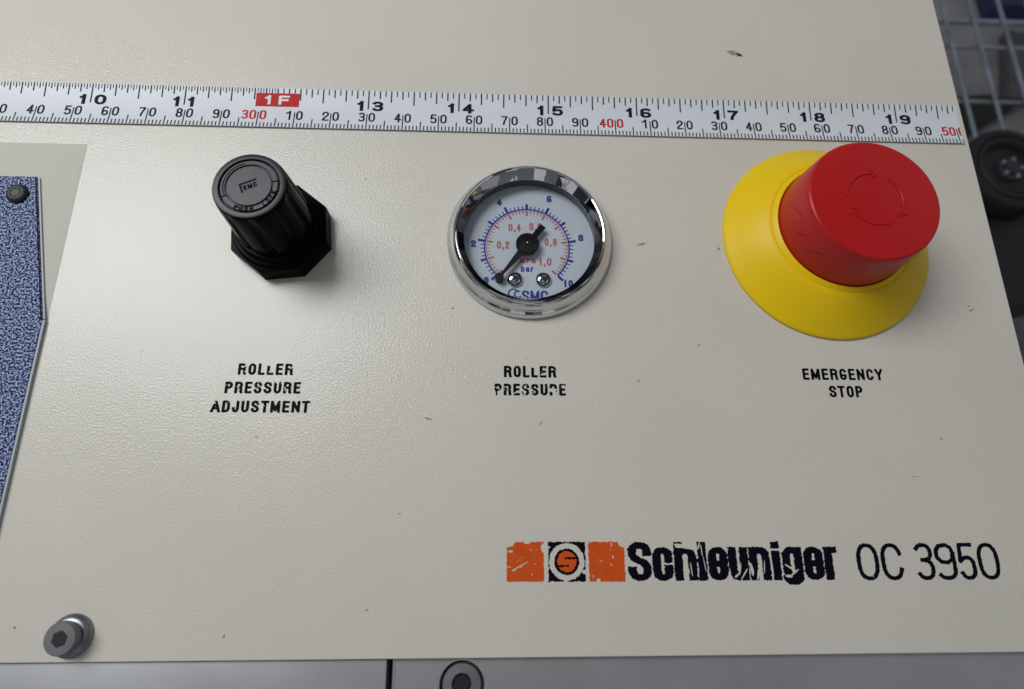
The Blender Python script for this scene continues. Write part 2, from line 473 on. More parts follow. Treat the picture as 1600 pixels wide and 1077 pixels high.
# folded sheet metal front
pl = [(-90, 0), (XR, 0), (XR, 235), (-90, 235)]
bm = prism_bm(pl, -1.4, 0, bevel=.35, seg=4)
panel = from_bm('front_panel', bm, M['cream'], machine, smooth=40)
# round opening for the gauge
cut = from_bm('cutter', prism_bm([(149.2 + 19.2 * math.cos(2 * PI * k / 64), 99.88 + 19.2 * math.sin(2 * PI * k / 64)) for k in range(64)], -5, 5), M['cream_edge'])
bo = panel.modifiers.new('hole', 'BOOLEAN'); bo.operation = 'DIFFERENCE'; bo.object = cut; bo.solver = 'EXACT'
bpy.context.view_layer.update()
me = bpy.data.meshes.new_from_object(panel.evaluated_get(bpy.context.evaluated_depsgraph_get()))
panel.modifiers.clear(); panel.data = me; bpy.data.objects.remove(cut)
bm = bmesh.new()      # thin plate whose painted rim feathers out
def ring_(x1, y1, y0, z): return [bm.verts.new(c) for c in ((-88, y0, z), (x1, y0, z), (x1, y1, z), (-88, y1, z))]
rr_ = [ring_(XN + .5, YN + .1, 8, .01), ring_(XN + .1, YN, 8.2, .10), ring_(XN - .5, YN - .25, 8.5, .24), ring_(XN - 1.2, YN - .6, 9, .30)]
for a_, b_ in zip(rr_, rr_[1:]):
    for k in range(4): bm.faces.new((a_[k], a_[(k + 1) % 4], b_[(k + 1) % 4], b_[k]))
bm.faces.new(rr_[-1])
back = from_bm('backing_plate', bm, M['cream_flat'], machine, smooth=40)
back['label'] = 'smooth matt cream plate behind the blue guard'
bm = prism_bm(rect(-90, 1.2, XR - .6, 234), -170, -160)
prism_bm(rect(XR - 2, 3.2, XR - .6, 232), -159.9, -1.5, bm=bm)
prism_bm(rect(-90, 1.2, XR - .6, 3.1), -159.9, -3.2, bm=bm)
from_bm('housing', bm, M['cream_edge'], machine)

# blue speckled guard plate
gp = [(-70, 115.8), (19.5, 115.9), (29.25, 76.4), (29.25, 9.5), (-70, 9.5)]
bm = prism_bm(gp, .31, 1.0, bevel=.05, seg=1)
guard = from_bm('guard_plate', bm, M['speckle'], machine, label='blue speckled guard plate with a cut corner')
def inset(pts, d):
    c = Vector((-20, 60)); return [((x - d) if x > 0 else x, (y - d) if y > 100 else y) for x, y in pts]
# pale edge band around the plate, sitting just outside it
def band(a, b, w, z0, z1):
    a, b = Vector(a), Vector(b); d = (b - a).normalized(); n = Vector((-d.y, d.x))
    return [tuple(a), tuple(a + n * -w), tuple(b + n * -w), tuple(b)]
bm = bmesh.new()
prism_bm(band((29.27, 10), (29.27, 76.3), .55, 0, 0), .05, .80, bm=bm)
prism_bm(band((29.27, 76.5), (19.62, 115.8), .45, 0, 0), .425, .70, bm=bm)
from_bm('edge_band', bm, M['plate_edge'], guard)
bm = prism_bm([(19.1, 115.8), (19.45, 115.85), (29.2, 76.4), (28.85, 76.4)], 1.003, 1.02)
from_bm('edge_line', bm, M['navy_ink'], guard)

def button_screw(name, parent, x, y, z, r, h, m_head, socket_r, rot=0.2, m_sock='socket_black'):
    prof = [(r * .98, z), (r, z + h * .35), (r * .9, z + h * .75), (r * .68, z + h), (socket_r * 1.12, z + h), (socket_r, z + h * .92)]
    bm = lathe_bm(prof, 48, centre=(x, y))
    o = from_bm(name, bm, m_head, parent, smooth=35)
    hexa = [(x + socket_r * 1.02 * math.cos(rot + k * PI / 3), y + socket_r * 1.02 * math.sin(rot + k * PI / 3)) for k in range(6)]
    bm = prism_bm(hexa, z, z + h * .93)
    from_bm('hex_socket', bm, M[m_sock], o)
    return o
button_screw('screw', guard, 15.9, 110.6, 1.0, 2.7, 1.1, M['rubber'], 1.2)

# aluminium plates under the panel
M_al = M['alu']
bm = prism_bm(rect(-90, -60, 117.2, -.25), -9, -1.3, bevel=.35, seg=2)
from_bm('metal_plate', bm, M_al, machine, smooth=40)
cx, cy, cr = 133.6, -5.55, 4.9
# the right plate with a round counterbore
bm = bmesh.new()
outer = rect(118.5, -60, 330, -.25)
b2 = bmesh.new()
vs = [b2.verts.new((x, y, 0)) for x, y in outer]
es = [b2.edges.new((vs[i], vs[(i + 1) % 4])) for i in range(4)]
cv = [b2.verts.new((cx + cr * math.cos(2 * PI * k / 48), cy + cr * math.sin(2 * PI * k / 48), 0)) for k in range(48)]
es += [b2.edges.new((cv[i], cv[(i + 1) % 48])) for i in range(48)]
bmesh.ops.triangle_fill(b2, use_beauty=True, use_dissolve=False, edges=es)
for v in b2.verts: v.co.z = -1.75
ring2 = [b2.verts.new((v.co.x, v.co.y, -6.5)) for v in cv]
for i in range(48):
    j = (i + 1) % 48; b2.faces.new((cv[i], cv[j], ring2[j], ring2[i]))
b2.faces.new(ring2)
lo = [b2.verts.new((v.co.x, v.co.y, -9)) for v in vs]
for i in range(4):
    j = (i + 1) % 4; b2.faces.new((vs[i], vs[j], lo[j], lo[i]))
rp = from_bm('metal_plate', b2, M_al, machine)
bm = prism_bm([(118.5, -60), (119.1, -60), (119.1, -.9), (118.5, -.3)], -1.9, -1.68)
from_bm('bright_edge', bm, M['alu_edge'], rp)
bm = lathe_bm([(4.75, -2.2), (4.9, -1.72), (5.15, -1.72), (5.15, -1.9)], 64, centre=(cx, cy))
from_bm('counterbore_rim', bm, M['alu_edge'], rp, smooth=30)
prof = [(4.4, -6.4), (4.45, -2.9), (4.1, -2.35), (2.3, -2.2), (2.0, -2.6), (2.0, -5.4), (0, -5.6)]
scr = from_bm('socket_screw', lathe_bm(prof, 64, centre=(cx, cy)), M['screw_grey'], rp, smooth=35)
hexa = [(cx + 1.95 * math.cos(k * PI / 3 + .3), cy + 1.95 * math.sin(k * PI / 3 + .3)) for k in range(6)]
bm = prism_bm(hexa, -5.0, -2.75); from_bm('hex_socket', bm, M['socket_black'], scr)
bm = prism_bm(rect(117.3, -60, 118.4, -.3), -8.8, -7)
from_bm('joint_gap', bm, M['socket_black'], machine)

# cap screw with washer at the lower left of the panel
sx, sy = 50.0, 5.25
bm = lathe_bm([(4.4, .02), (4.5, .3), (4.4, .7), (4.0, 1.2), (3.5, 1.6), (2.6, 1.7)], 72, centre=(sx, sy))
washer = from_bm('cap_screw', bm, M['steel'], machine, smooth=35, label='steel cap screw with a domed washer')
bm = lathe_bm([(2.9, 1.55), (3.0, 1.9), (3.28, 2.2), (3.38, 2.6), (3.36, 3.85), (3.15, 4.08), (1.5, 4.1), (1.4, 3.9)], 72, centre=(sx, sy))
sh_ = from_bm('screw_head', bm, M['screw_grey'], washer, smooth=35)
hexa = [(sx + 1.72 * math.cos(k * PI / 3 + .35), sy + 1.72 * math.sin(k * PI / 3 + .35)) for k in range(6)]
bm = prism_bm(hexa, 2.0, 4.115); from_bm('hex_socket', bm, M['socket_black'], washer)

# ------------------------------------------------------------------ print on the panel
INK_Z = .05
WF = {'E': .92, 'L': .88, 'T': .92, 'I': .4, 'M': 1.25, 'N': 1.08, 'A': 1.1, 'S': 1.02, 'J': .9, 'R': 1.05, 'Y': 1.02, 'P': 1.0, ' ': .5, '1': .7}
def label_line(txt, x0, x1, y, h, sv, wear, m='ink'):
    it = line_items(txt, x0, x1, y, h, WF, .26)
    return text_mesh('printed_lettering', it, sv, sv * .86, M[m], panel, INK_Z, g=.085, wear=wear, label='black lettering ' + txt)
label_line('ROLLER', 77.7, 90.95, 63.0, 2.9, .70, dict(seed=1, level=.2, blobs=[(79.3, 65.2, .5, .16, 40), (82.3, 64.6, .12, .9, 5), (84.9, 65.6, .6, .3, 0)]))
label_line('PRESSURE', 75.1, 93.2, 58.4, 2.9, .70, dict(seed=2, level=.2, blobs=[(78.2, 60.0, .35, .15, -20), (89.5, 59.6, .12, .6, 10)]))
label_line('ADJUSTMENT', 72.5, 95.7, 53.75, 2.9, .70, dict(seed=3, level=.18, blobs=[(76.0, 55.4, .12, .5, 0)]))
label_line('ROLLER', 142.6, 155.6, 62.85, 2.95, .70, dict(seed=4, level=.16, blobs=[(149.9, 65.9, .7, .5, 30), (148.6, 63.6, .5, .12, 30), (152.2, 63.6, .7, .15, 0)]))
label_line('PRESSURE', 140.3, 157.9, 58.3, 2.95, .70,
           dict(seed=5, level=.18, blobs=[(140.2, 58.8, .45, .9, 0), (141.1, 60.1, .8, .13, -25), (145.3, 58.9, .9, .16, 30), (147.6, 59.0, .25, .5, 20), (149.4, 59.2, .12, .9, 40), (154.7, 59.7, .9, .5, 0), (155.2, 58.7, .5, .8, 10), (157.2, 60.7, .5, .2, 20)]))
label_line('EMERGENCY', 218.2, 238.9, 62.75, 2.95, .66, dict(seed=6, level=.1))
label_line('STOP', 224.4, 233.0, 58.3, 2.95, .66, dict(seed=7, level=.1))

# maker's name, in very heavy condensed letters
Y0, CH = 15.55, 8.45
br = [('S', 171.1, 176.6), ('c', 176.8, 181.5), ('h', 181.85, 187.1), ('l', 187.35, 189.5), ('e', 189.75, 194.35), ('u', 194.5, 199.15),
      ('n', 199.35, 204.3), ('i', 204.55, 206.85), ('g', 207.1, 211.95), ('e', 212.2, 216.85), ('r', 217.05, 220.2)]
items = [(c, a, Y0 - .02 * k * .1, b - a, CH, .72 if c == 'i' else .83) for k, (c, a, b) in enumerate(br)]
brand_blobs = [(184.6, 22.9, 2.9, .42, -12), (186.2, 23.6, .9, .9, 0), (183.4, 22.95, 1.2, .3, 0), (188.4, 22.2, .13, 1.2, 4), (187.9, 23.2, .16, .9, -10), (188.9, 19.0, .1, 1.9, 8),
               (185.7, 18.0, .14, 1.6, 5), (197.1, 17.9, .13, 1.4, -14), (198.0, 17.0, .16, 1.5, -35), (196.2, 16.6, .7, .25, 40), (199.8, 17.8, .35, 1.5, 8),
               (201.2, 17.0, .25, 1.3, -12), (202.8, 18.6, .12, 1.6, -6), (208.9, 18.2, 1.5, .22, -32), (209.9, 17.3, 1.3, .22, 35), (208.3, 16.4, .9, .3, -10), (204.6, 19.5, .12, 2.2, 3), (194.6, 17, .2, 1.1, 0)]
text_mesh('printed_lettering', items, 2.02, 1.45, M['navy_ink'], panel, INK_Z, g=.1,
          wear=dict(seed=11, level=.06, scale=1.3, blobs=brand_blobs, rough=.26), label='heavy black maker name, flaked in places')
num = [('O', 224.75, 230.0), ('C', 230.55, 235.75), ('3', 238.6, 243.2), ('9', 243.45, 248.5), ('5', 248.95, 253.2), ('0', 253.75, 258.9)]
text_mesh('printed_lettering', [(c, a, 15.35, b - a, 8.2) for c, a, b in num], 1.0, .88, M['navy_ink'], panel, INK_Z, g=.1,
          wear=dict(seed=12, level=.12, rough=.12), label='thin black lettering OC 3950')

def shape_mesh(name, fun, x0, y0, x1, y1, m, z, wear, g=.1, label=None):
    X, Y = np.meshgrid(np.arange(x0 - .4, x1 + .4, g), np.arange(y0 - .4, y1 + .4, g), indexing='ij')
    D = fun(X, Y)
    if wear: D = chips(X, Y, D, **wear)
    V, P = field_mesh(D, x0 - .4, y0 - .4, g)
    return sheet(name, V, P, z, M[m], panel, label=label)
def boxd(x0, y0, x1, y1): return lambda X, Y: np.maximum(np.maximum(x0 - X, X - x1), np.maximum(y0 - Y, Y - y1))
shape_mesh('printed_square', boxd(143.35, 15.55, 151.8, 24.05), 143.35, 15.55, 151.8, 24.05, 'orange_ink', INK_Z,
           dict(seed=21, level=.16, rough=.2, blobs=[(143.7, 23.6, 1.5, .7, 10), (146.3, 18.8, 2.3, .16, 27), (144.9, 18.0, .5, .2, 10), (151.6, 22.8, .4, 1.1, 0), (148.0, 23.9, .9, .25, 5), (144.2, 22.0, .6, .25, 0)]), label='orange square with a white scratch')
shape_mesh('printed_square', boxd(162.1, 15.45, 170.35, 24.0), 162.1, 15.45, 170.35, 24.0, 'orange_ink', INK_Z,
           dict(seed=22, level=.14, rough=.2, blobs=[(170.0, 23.7, 1.0, .8, -30), (167.7, 20.7, .16, .45, 5), (167.5, 23.5, .18, .5, 0), (164.2, 15.6, .5, .5, 0), (165.0, 19.9, .2, .15, 0)]), label='orange square beside the maker name')
ex, ey = 157.05, 19.75
def emblem(X, Y):
    sq = boxd(152.85, 15.5, 161.3, 24.05)(X, Y)
    r = np.hypot((X - ex), (Y - ey))
    d = np.maximum(sq, 4.05 - r)
    d = np.minimum(d, np.maximum(r - 2.85, 2.25 - r))
    bars = np.minimum(boxd(ex - .35, ey + .55, ex + 2.6, ey + 1.0)(X, Y), boxd(ex - 2.6, ey - 1.15, ex + .6, ey - .7)(X, Y))
    return np.minimum(d, bars)
shape_mesh('printed_emblem', emblem, 152.8, 15.4, 161.4, 24.1, 'navy_ink', INK_Z,
           dict(seed=23, level=.1, rough=.22, blobs=[(161.0, 17.6, .5, .5, 0), (153.1, 22.9, .35, .2, 0), (156.6, 15.6, .35, .3, 0)]), label='black square with a round S emblem')
shape_mesh('printed_disc', lambda X, Y: np.hypot(X - ex, Y - ey) - 2.4, ex - 2.5, ey - 2.5, ex + 2.5, ey + 2.5, 'orange_ink', INK_Z - .025, None)

# scuffs and specks in the coating
def scuff(x, y, a, b, rot, m='dark_scuff', seed=1, lvl=.3):
    def f(X, Y):
        co, si = math.cos(math.radians(rot)), math.sin(math.radians(rot))
        return (np.hypot(((X - x) * co + (Y - y) * si) / a, (-(X - x) * si + (Y - y) * co) / b) - 1) * min(a, b) + .5 * min(a, b) * (vnoise(X, Y, 2.5, seed) - .5)
    shape_mesh('scuff_mark', f, x - a - .2, y - a - .2, x + a + .2, y + a + .2, m, INK_Z - .01, dict(seed=seed, level=lvl, scale=3), g=.06)
scuff(211.3, 162.6, 2.3, .75, -20, 'scuff', 3, .1)
scuff(212.9, 162.0, 1.1, .3, -30, 'dark_scuff', 4, .1)
for k, (x, y, a, b, rot) in enumerate([(179.4, 99.6, 1.2, .28, 15), (151.6, 51.4, .16, .8, -20), (124.5, 52.4, .9, .2, -15), (83.9, 47.9, .35, .2, 0), (242.5, 38.8, .9, .12, 3),
        (266.2, 81.9, .8, .14, 20), (265.6, 83.0, .5, .14, 40), (82.1, 4.8, .3, .28, 0), (112.4, 9.9, .4, .22, 0), (200.1, 98.6, .5, .25, 60), (176.2, 62.2, .4, .18, 20), (105.2, 117.6, .3, .2, 0),
        (192.3, 71.5, .6, .12, 30), (129.5, 80.8, .35, .16, 10), (251.0, 48.0, .3, .14, 0), (37.6, 6.9, .3, .3, 0), (118.6, 30.3, .3, .16, 0), (230.4, 134.0, .25, .2, 0)]):
    scuff(x, y, a, b, rot, 'dark_scuff', 30 + k, .28)
rs = random.Random(9)
for k in range(3):
    scuff(rs.uniform(45, 268), rs.uniform(4, 175), rs.uniform(.10, .26), rs.uniform(.08, .16), rs.uniform(0, 180), 'scuff', 60 + k, 0)

# ------------------------------------------------------------------ black adjustment knob
KX, KY, KT = 85.25, 100.3, 24.7
oct_ = [(KX + 12.9 * math.cos(math.radians(-16 + 45 * k)), KY + 12.9 * math.sin(math.radians(-16 + 45 * k))) for k in range(8)]
bm = prism_bm(oct_, .02, 4.9, bevel=.5, seg=2)
nut = from_bm('adjustment_knob', bm, M['black_plastic'], machine, smooth=30, label='black push-lock adjustment knob on an eight sided nut')
bm = lathe_bm([(11.4, 4.85), (11.3, 5.6), (10.9, 6.0), (10.3, 6.1), (10.2, 7.4), (9.8, 7.8), (9.0, 7.9)], 96, centre=(KX, KY))
from_bm('knob_collar', bm, M['black_plastic'], nut, smooth=35)
NF = 10
def flute(t, r, z, k):
    if k >= 8: return r
    ph = (t * NF / (2 * PI) + .35) % 1.0
    d = min(ph, 1 - ph) * 2            # 0 in the groove, 1 on the land
    g = 1 - min(1.0, (d / .42)) ** 1.6 if d < .42 else 0
    a = [0.5, 1.0, 1.0, 1.0, .95, .8, .55, .25][k]
    return r - .8 * a * g - .12 * (1 - d)
prof = [(9.35, 7.6), (9.4, 8.4), (9.25, 11.5), (9.05, 14.5), (8.85, 17.5), (8.7, 20), (8.55, 22.3), (8.4, 23.6), (8.22, 24.3), (8.0, 24.66), (7.85, KT), (6.95, KT), (6.85, KT - .35), (6.45, KT - .35)]
bm = lathe_bm(prof, 240, rfun=flute, centre=(KX, KY))
from_bm('knob_grip', bm, M['black_plastic'], nut, smooth=38)
bm = lathe_bm([(8.02, KT - .07), (7.98, KT + .05), (7.8, KT + .12), (6.85, KT + .10), (6.72, KT - .02), (6.7, KT - .4), (6.35, KT - .4), (6.3, KT), (6.22, KT + .05), (5.35, KT + .05), (5.28, KT - .1),
               (5.26, KT - .28), (5.0, KT - .28), (4.95, KT + .02), (4.85, KT + .08), (0, KT + .08)], 120, centre=(KX, KY))
cap = from_bm('knob_cap', bm, M['cap_plastic'], nut, smooth=30)
# arc text PUSH LOCK, arrow groove and the little framed mark
def on_arc(rad, ang0, x_mid, y_mid):
    def f(x, y):
        t = math.radians(ang0) + (x - x_mid) / rad
        rr = rad - (y - y_mid) * -1 if False else rad - (y_mid - y) * -1
        rr = rad - (y - y_mid)
        return KX + rr * math.cos(t), KY + rr * math.sin(t)
    return f
wfc = dict(WF)
it = line_items('PUSH', 0, 4.3, 0, 1.15, wfc, .35)
text_mesh('cap_lettering', it, .30, .26, M['groove_black'], nut, KT + .16, g=.06, tf=on_arc(5.85, -95, 2.15, .57), label='dark lettering PUSH')
it = line_items('LOCK', 0, 4.3, 0, 1.15, wfc, .35)
text_mesh('cap_lettering', it, .30, .26, M['groove_black'], nut, KT + .16, g=.06, tf=on_arc(5.85, -32, 2.15, .57), label='dark lettering LOCK')
def rot2(cx_, cy_, a):
    co, si = math.cos(math.radians(a)), math.sin(math.radians(a))
    return lambda x, y: (cx_ + x * co - y * si, cy_ + x * si + y * co)
it = line_items('SMC', -1.35, 1.75, -.75, 1.25, {'M': 1.3, 'S': 1, 'C': 1}, .3)
text_mesh('cap_lettering', it, .34, .28, M['groove_black'], nut, KT + .12, g=.06, tf=rot2(KX, KY - .1, 24), label='dark lettering SMC')
def frame(X, Y): return np.minimum(boxd(-2.0, .85, 2.0, 1.25)(X, Y), boxd(-2.0, -1.1, -1.6, 1.25)(X, Y))
X, Y = np.meshgrid(np.arange(-2.4, 2.4, .06), np.arange(-1.6, 1.6, .06), indexing='ij')
V, P = field_mesh(frame(X, Y), -2.4, -1.6, .06)
sheet('cap_mark', V, P, KT + .12, M['groove_black'], nut, tf=rot2(KX, KY - .1, 24))
def arcs_on_cap(X, Y):
    r = np.hypot(X, Y); a = np.degrees(np.arctan2(Y, X)) % 360
    d = np.maximum(np.abs(r - 5.72) - .12, np.maximum(105 - a, a - 205) * .1)
    return d
X, Y = np.meshgrid(np.arange(-7, 7, .08), np.arange(-7, 7, .08), indexing='ij')
V, P = field_mesh(arcs_on_cap(X, Y), -7, -7, .08)
sheet('cap_mark', V, P, KT + .09, M['groove_black'], nut, tf=lambda x, y: (x + KX, y + KY))
for a in (208, 12):
    ca, sa = math.cos(math.radians(a)), math.sin(math.radians(a))
    bm = tube_bm([(KX + 5.1 * ca, KY + 5.1 * sa, KT + .1), (KX + 6.5 * ca, KY + 6.5 * sa, KT + .1)], .16, 6, flat=.4)
    from_bm('cap_mark', bm, M['groove_black'], nut)

# ------------------------------------------------------------------ pressure gauge
GX, GY = 149.2, 99.88
ZD = -1.4
prof = [(21.3, .02), (21.85, .35), (21.9, .9), (21.75, 1.5), (21.2, 2.35), (20.5, 3.1), (20.25, 3.9), (19.95, 4.7), (19.55, 5.15), (19.15, 5.32), (18.85, 5.2), (18.7, 4.95),
        (18.55, 4.75), (17.2, 2.75), (17.1, 2.6)]
case = from_bm('pressure_gauge', lathe_bm(prof, 160, centre=(GX, GY)), M['chrome'], machine, smooth=28, label='round chrome pressure gauge with a white dial')
bm = lathe_bm([(17.12, 2.65), (17.3, 2.4), (17.6, -1.6)], 120, centre=(GX, GY))
from_bm('inner_wall', bm, M['gauge_grey'], case, smooth=50)
bm = lathe_bm([(0, ZD), (17.7, ZD)], 96, centre=(GX, GY)); dial = from_bm('dial', bm, M['dial_white'], case)
bm = lathe_bm([(0, 2.6), (17.2, 2.6), (17.2, 2.3), (0, 2.3)], 96, centre=(GX, GY))
from_bm('glass', bm, M['glass'], case)

DCX, DCY = GX - .43, GY - 1.1
def tick_quads(r0, r1, ang, w):
    a = math.radians(ang); c, s = math.cos(a), math.sin(a); px, py = -s * w / 2, c * w / 2
    return [(DCX + r0 * c - px, DCY + r0 * s - py), (DCX + r1 * c - px, DCY + r1 * s - py), (DCX + r1 * c + px, DCY + r1 * s + py), (DCX + r0 * c + px, DCY + r0 * s + py)]
def ring_quads(r0, r1, a0, a1, n):
    V, P = [], []
    for k in range(n + 1):
        a = math.radians(a0 + (a1 - a0) * k / n)
        V += [(DCX + r0 * math.cos(a), DCY + r0 * math.sin(a)), (DCX + r1 * math.cos(a), DCY + r1 * math.sin(a))]
    for k in range(n): P.append((2 * k, 2 * k + 1, 2 * k + 3, 2 * k + 2))
    return V, P
V, P = ring_quads(11.1, 11.5, 225, -45, 90)
for k in range(51):
    a = 225 - 270 * k / 50; big = k % 5 == 0
    b = len(V); V += tick_quads(11.45, 13.3 if k % 10 == 0 else 12.9 if big else 12.35, a, .72 if big else .30); P.append((b, b + 1, b + 2, b + 3))
sheet('scale_ring', V, P, ZD + .05, M['blue_ink'], case, label='blue bar scale')
V, P = ring_quads(10.75, 10.9, 225, -45, 90)
for k in range(51):
    a = 225 - 270 * k / 50; big = k % 5 == 0
    b = len(V); V += tick_quads(9.3 if big else 9.95, 10.77, a, .55 if big else .24); P.append((b, b + 1, b + 2, b + 3))
sheet('scale_ring', V, P, ZD + .05, M['red_ink'], case, label='red pressure scale')
def dial_text(txt, x, y, w, h, s, m, wf=None):
    it = line_items(txt, GX + x - w / 2, GX + x + w / 2, GY + y - h / 2, h, wf or {',': .35, '1': .6}, .35)
    text_mesh('dial_numeral', it, s, s * .9, M[m], case, ZD + .06, g=.07, label=('blue' if m == 'blue_ink' else 'red') + ' ' + txt)
for t, x, y in (('0,2', -6.84, -.45), ('0,4', -3.74, 4.7), ('0,6', 1.9, 5.1), ('0,8', 5.94, .59), ('1,0', 4.39, -5.2)):
    dial_text(t, x, y, 3.3, 2.15, .40, 'red_ink')
dial_text('MPa', -.3, -4.9, 4.2, 1.5, .36, 'red_ink', {'M': 1.3})
dial_text('bar', -.46, -7.3, 3.3, 1.7, .38, 'blue_ink', {'r': .75})
for t, x, y, w in (('0', -11.2, -10.7, 1.2), ('2', -14.7, -.22, 1.4), ('4', -7.9, 12.2, 1.4), ('6', 5.78, 13.5, 1.4), ('8', 14.1, 1.97, 1.4), ('10', 10.4, -11.3, 2.4)):
    dial_text(t, x, y, w, 2.0, .54, 'blue_ink')
it = line_items('SMC', GX - 1.9, GX + 4.9, GY - 16.5, 3.1, {'M': 1.25, 'S': 1, 'C': 1}, .15)
text_mesh('dial_lettering', it, .62, .5, M['blue_ink'], case, ZD + .06, g=.08, label='blue lettering SMC')
def swirl(X, Y):
    d = np.full(X.shape, 9.0)
    for cx_, cy_, r_, a0, a1 in ((-4.1, -14.3, 1.25, 20, 250), (-2.9, -14.5, .9, 60, 330)):
        r = np.hypot(X - cx_, Y - cy_); a = np.degrees(np.arctan2(Y - cy_, X - cx_)) % 360
        d = np.minimum(d, np.maximum(np.abs(r - r_) - .2, np.maximum(a0 - a, a - a1) * .03))
    return d
X, Y = np.meshgrid(np.arange(-6.2, -1.6, .08), np.arange(-16, -12.6, .08), indexing='ij')
V, P = field_mesh(swirl(X, Y), -6.2, -16, .08)
sheet('dial_emblem', V, P, ZD + .06, M['blue_ink'], case, tf=lambda x, y: (x + GX, y + GY))

for sxx in (-3.72, 3.74):
    px, py = GX + sxx, GY - 10.45
    bm = lathe_bm([(2.1, ZD + .01), (2.1, ZD + .5), (1.75, ZD + .95), (1.1, ZD + 1.2), (0, ZD + 1.28)], 40, centre=(px, py))
    s_ = from_bm('dial_screw', bm, M['chrome'], case, smooth=40)
for sxx in (-3.72, 3.74):
    px, py = GX + sxx, GY - 10.45; bm = bmesh.new()
    for a in (.5, .5 + PI / 2):
        c_, s2 = math.cos(a), math.sin(a)
        prism_bm([(px + u * 1.15 * c_ - v * .22 * s2, py + u * 1.15 * s2 + v * .22 * c_) for u, v in ((-1, -1), (1, -1), (1, 1), (-1, 1))], ZD + .7, ZD + 1.31 + (.01 if a > 1 else 0), bm=bm)
    from_bm('screw_slot', bm, M['socket_black'], case)

# needle
hx, hy = GX - .44, GY - 1.05
tipv = Vector((-7.9 - -.44, -10.6 + 1.05)); ln = tipv.length; tdir = tipv.normalized(); nrm = Vector((-tdir.y, tdir.x))
def P2(u, v): return (hx + tdir.x * u + nrm.x * v, hy + tdir.y * u + nrm.y * v)
bm = prism_bm([P2(ln, -.22), P2(ln, .22), P2(2.2, .95), P2(-2.2, .95), P2(-3.0, .78), P2(-6.9, .85), P2(-6.9, -.85), P2(-3.0, -.78), P2(-2.2, -.95), P2(2.2, -.95)], ZD + 1.5, ZD + 2.0)
needle = from_bm('needle', bm, M['needle'], case)
bm = lathe_bm([(3.0, ZD + 1.2), (3.05, ZD + 2.4), (2.7, ZD + 2.75), (.5, ZD + 2.8), (0, ZD + 2.8)], 56, centre=(hx, hy))
from_bm('needle_hub', bm, M['needle'], case, smooth=35)
bm = lathe_bm([(.36, ZD + 2.78), (.34, ZD + 3.0), (.18, ZD + 3.12), (0, ZD + 3.15)], 20, centre=(hx, hy))
from_bm('hub_pin', bm, M['chrome'], case, smooth=60)
bm = lathe_bm([(1.15, ZD + .02), (1.15, ZD + 2.1), (0, ZD + 2.12)], 32, centre=P2(ln - .2, 0))
from_bm('needle_stop', bm, M['needle'], case, smooth=35)

# ------------------------------------------------------------------ emergency stop
EX, EY, ET = 229.44, 101.3, 22.4
prof = [(27.6, .02), (27.95, .25), (27.95, .8), (27.7, 1.15), (27.2, 1.5), (24.6, 3.9), (22.0, 6.2), (19.9, 7.85), (18.75, 8.6), (18.45, 8.62), (18.3, 8.55), (18.1, 8.75), (17.5, 9.35), (17.15, 9.5), (16.95, 9.35), (16.9, 6)]
collar = from_bm('emergency_stop_button', lathe_bm(prof, 180, centre=(EX, EY)), M['yellow'], machine, smooth=30, label='red mushroom stop button on a yellow conical collar')
prof = [(16.75, 7), (16.75, 10.5), (16.55, 13.5), (16.25, 17), (15.95, 20.2), (15.8, 21.5), (15.6, 22.1), (15.25, ET), (14.9, ET + .05), (0, ET + .03)]
head = from_bm('mushroom_head', lathe_bm(prof, 180, centre=(EX, EY)), M['red'], collar, smooth=30)
# three raised turning arrows
R0 = 6.7
for a0 in (78, 198, 318):
    pts = [(EX + R0 * math.cos(math.radians(a)), EY + R0 * math.sin(math.radians(a)), ET + .03) for a in np.linspace(a0 + 95, a0 + 8, 24)]
    bm = tube_bm(pts, .30, 8, flat=1.0)
    a = math.radians(a0 + 8); tip = a - .16
    def pp(r, t): return (EX + r * math.cos(t), EY + r * math.sin(t), ET + .05)
    tube_bm([pp(R0 + 1.15, a + .10), pp(R0, tip), pp(R0 - 1.15, a + .10)], .26, 8, bm=bm, flat=1.0)
    from_bm('raised_arrow', bm, M['red'], collar, smooth=60)
# dark rub marks on the side of the head
for k, (ang, z, l, rot) in enumerate([(184, 17.5, 2.6, .5), (190, 15.5, 1.6, .6), (199, 15, 2.4, .5), (204, 16.5, 1.5, .5), (218, 14.5, 2.0, .7), (224, 16.2, 1.3, .4)]):
    bm = bmesh.new(); n = 10; rows = []
    for i in range(n + 1):
        t = i / n; zz = z + (t - .5) * l * rot * 2; a = math.radians(ang) + (t - .5) * l / 14.5 * 1.4
        w = .26 * math.sin(PI * min(max(t, .04), .96)) * (1 + .5 * math.sin(9 * t + k))
        row = []
        for s3 in (-1, 1):
            z3 = zz + s3 * w; rr = 16.75 - (z3 - 10.5) * .083 + .07
            row.append(bm.verts.new((EX + rr * math.cos(a), EY + rr * math.sin(a), z3)))
        rows.append(row)
    for r1, r2_ in zip(rows, rows[1:]): bm.faces.new((r1[0], r1[1], r2_[1], r2_[0]))
    if k == 0: M['rub'] = mat('dark_rub_mark', (0.34, 0.008, 0.010), 0.45, spec=.25)
    from_bm('rub_mark', bm, M['rub'], collar)

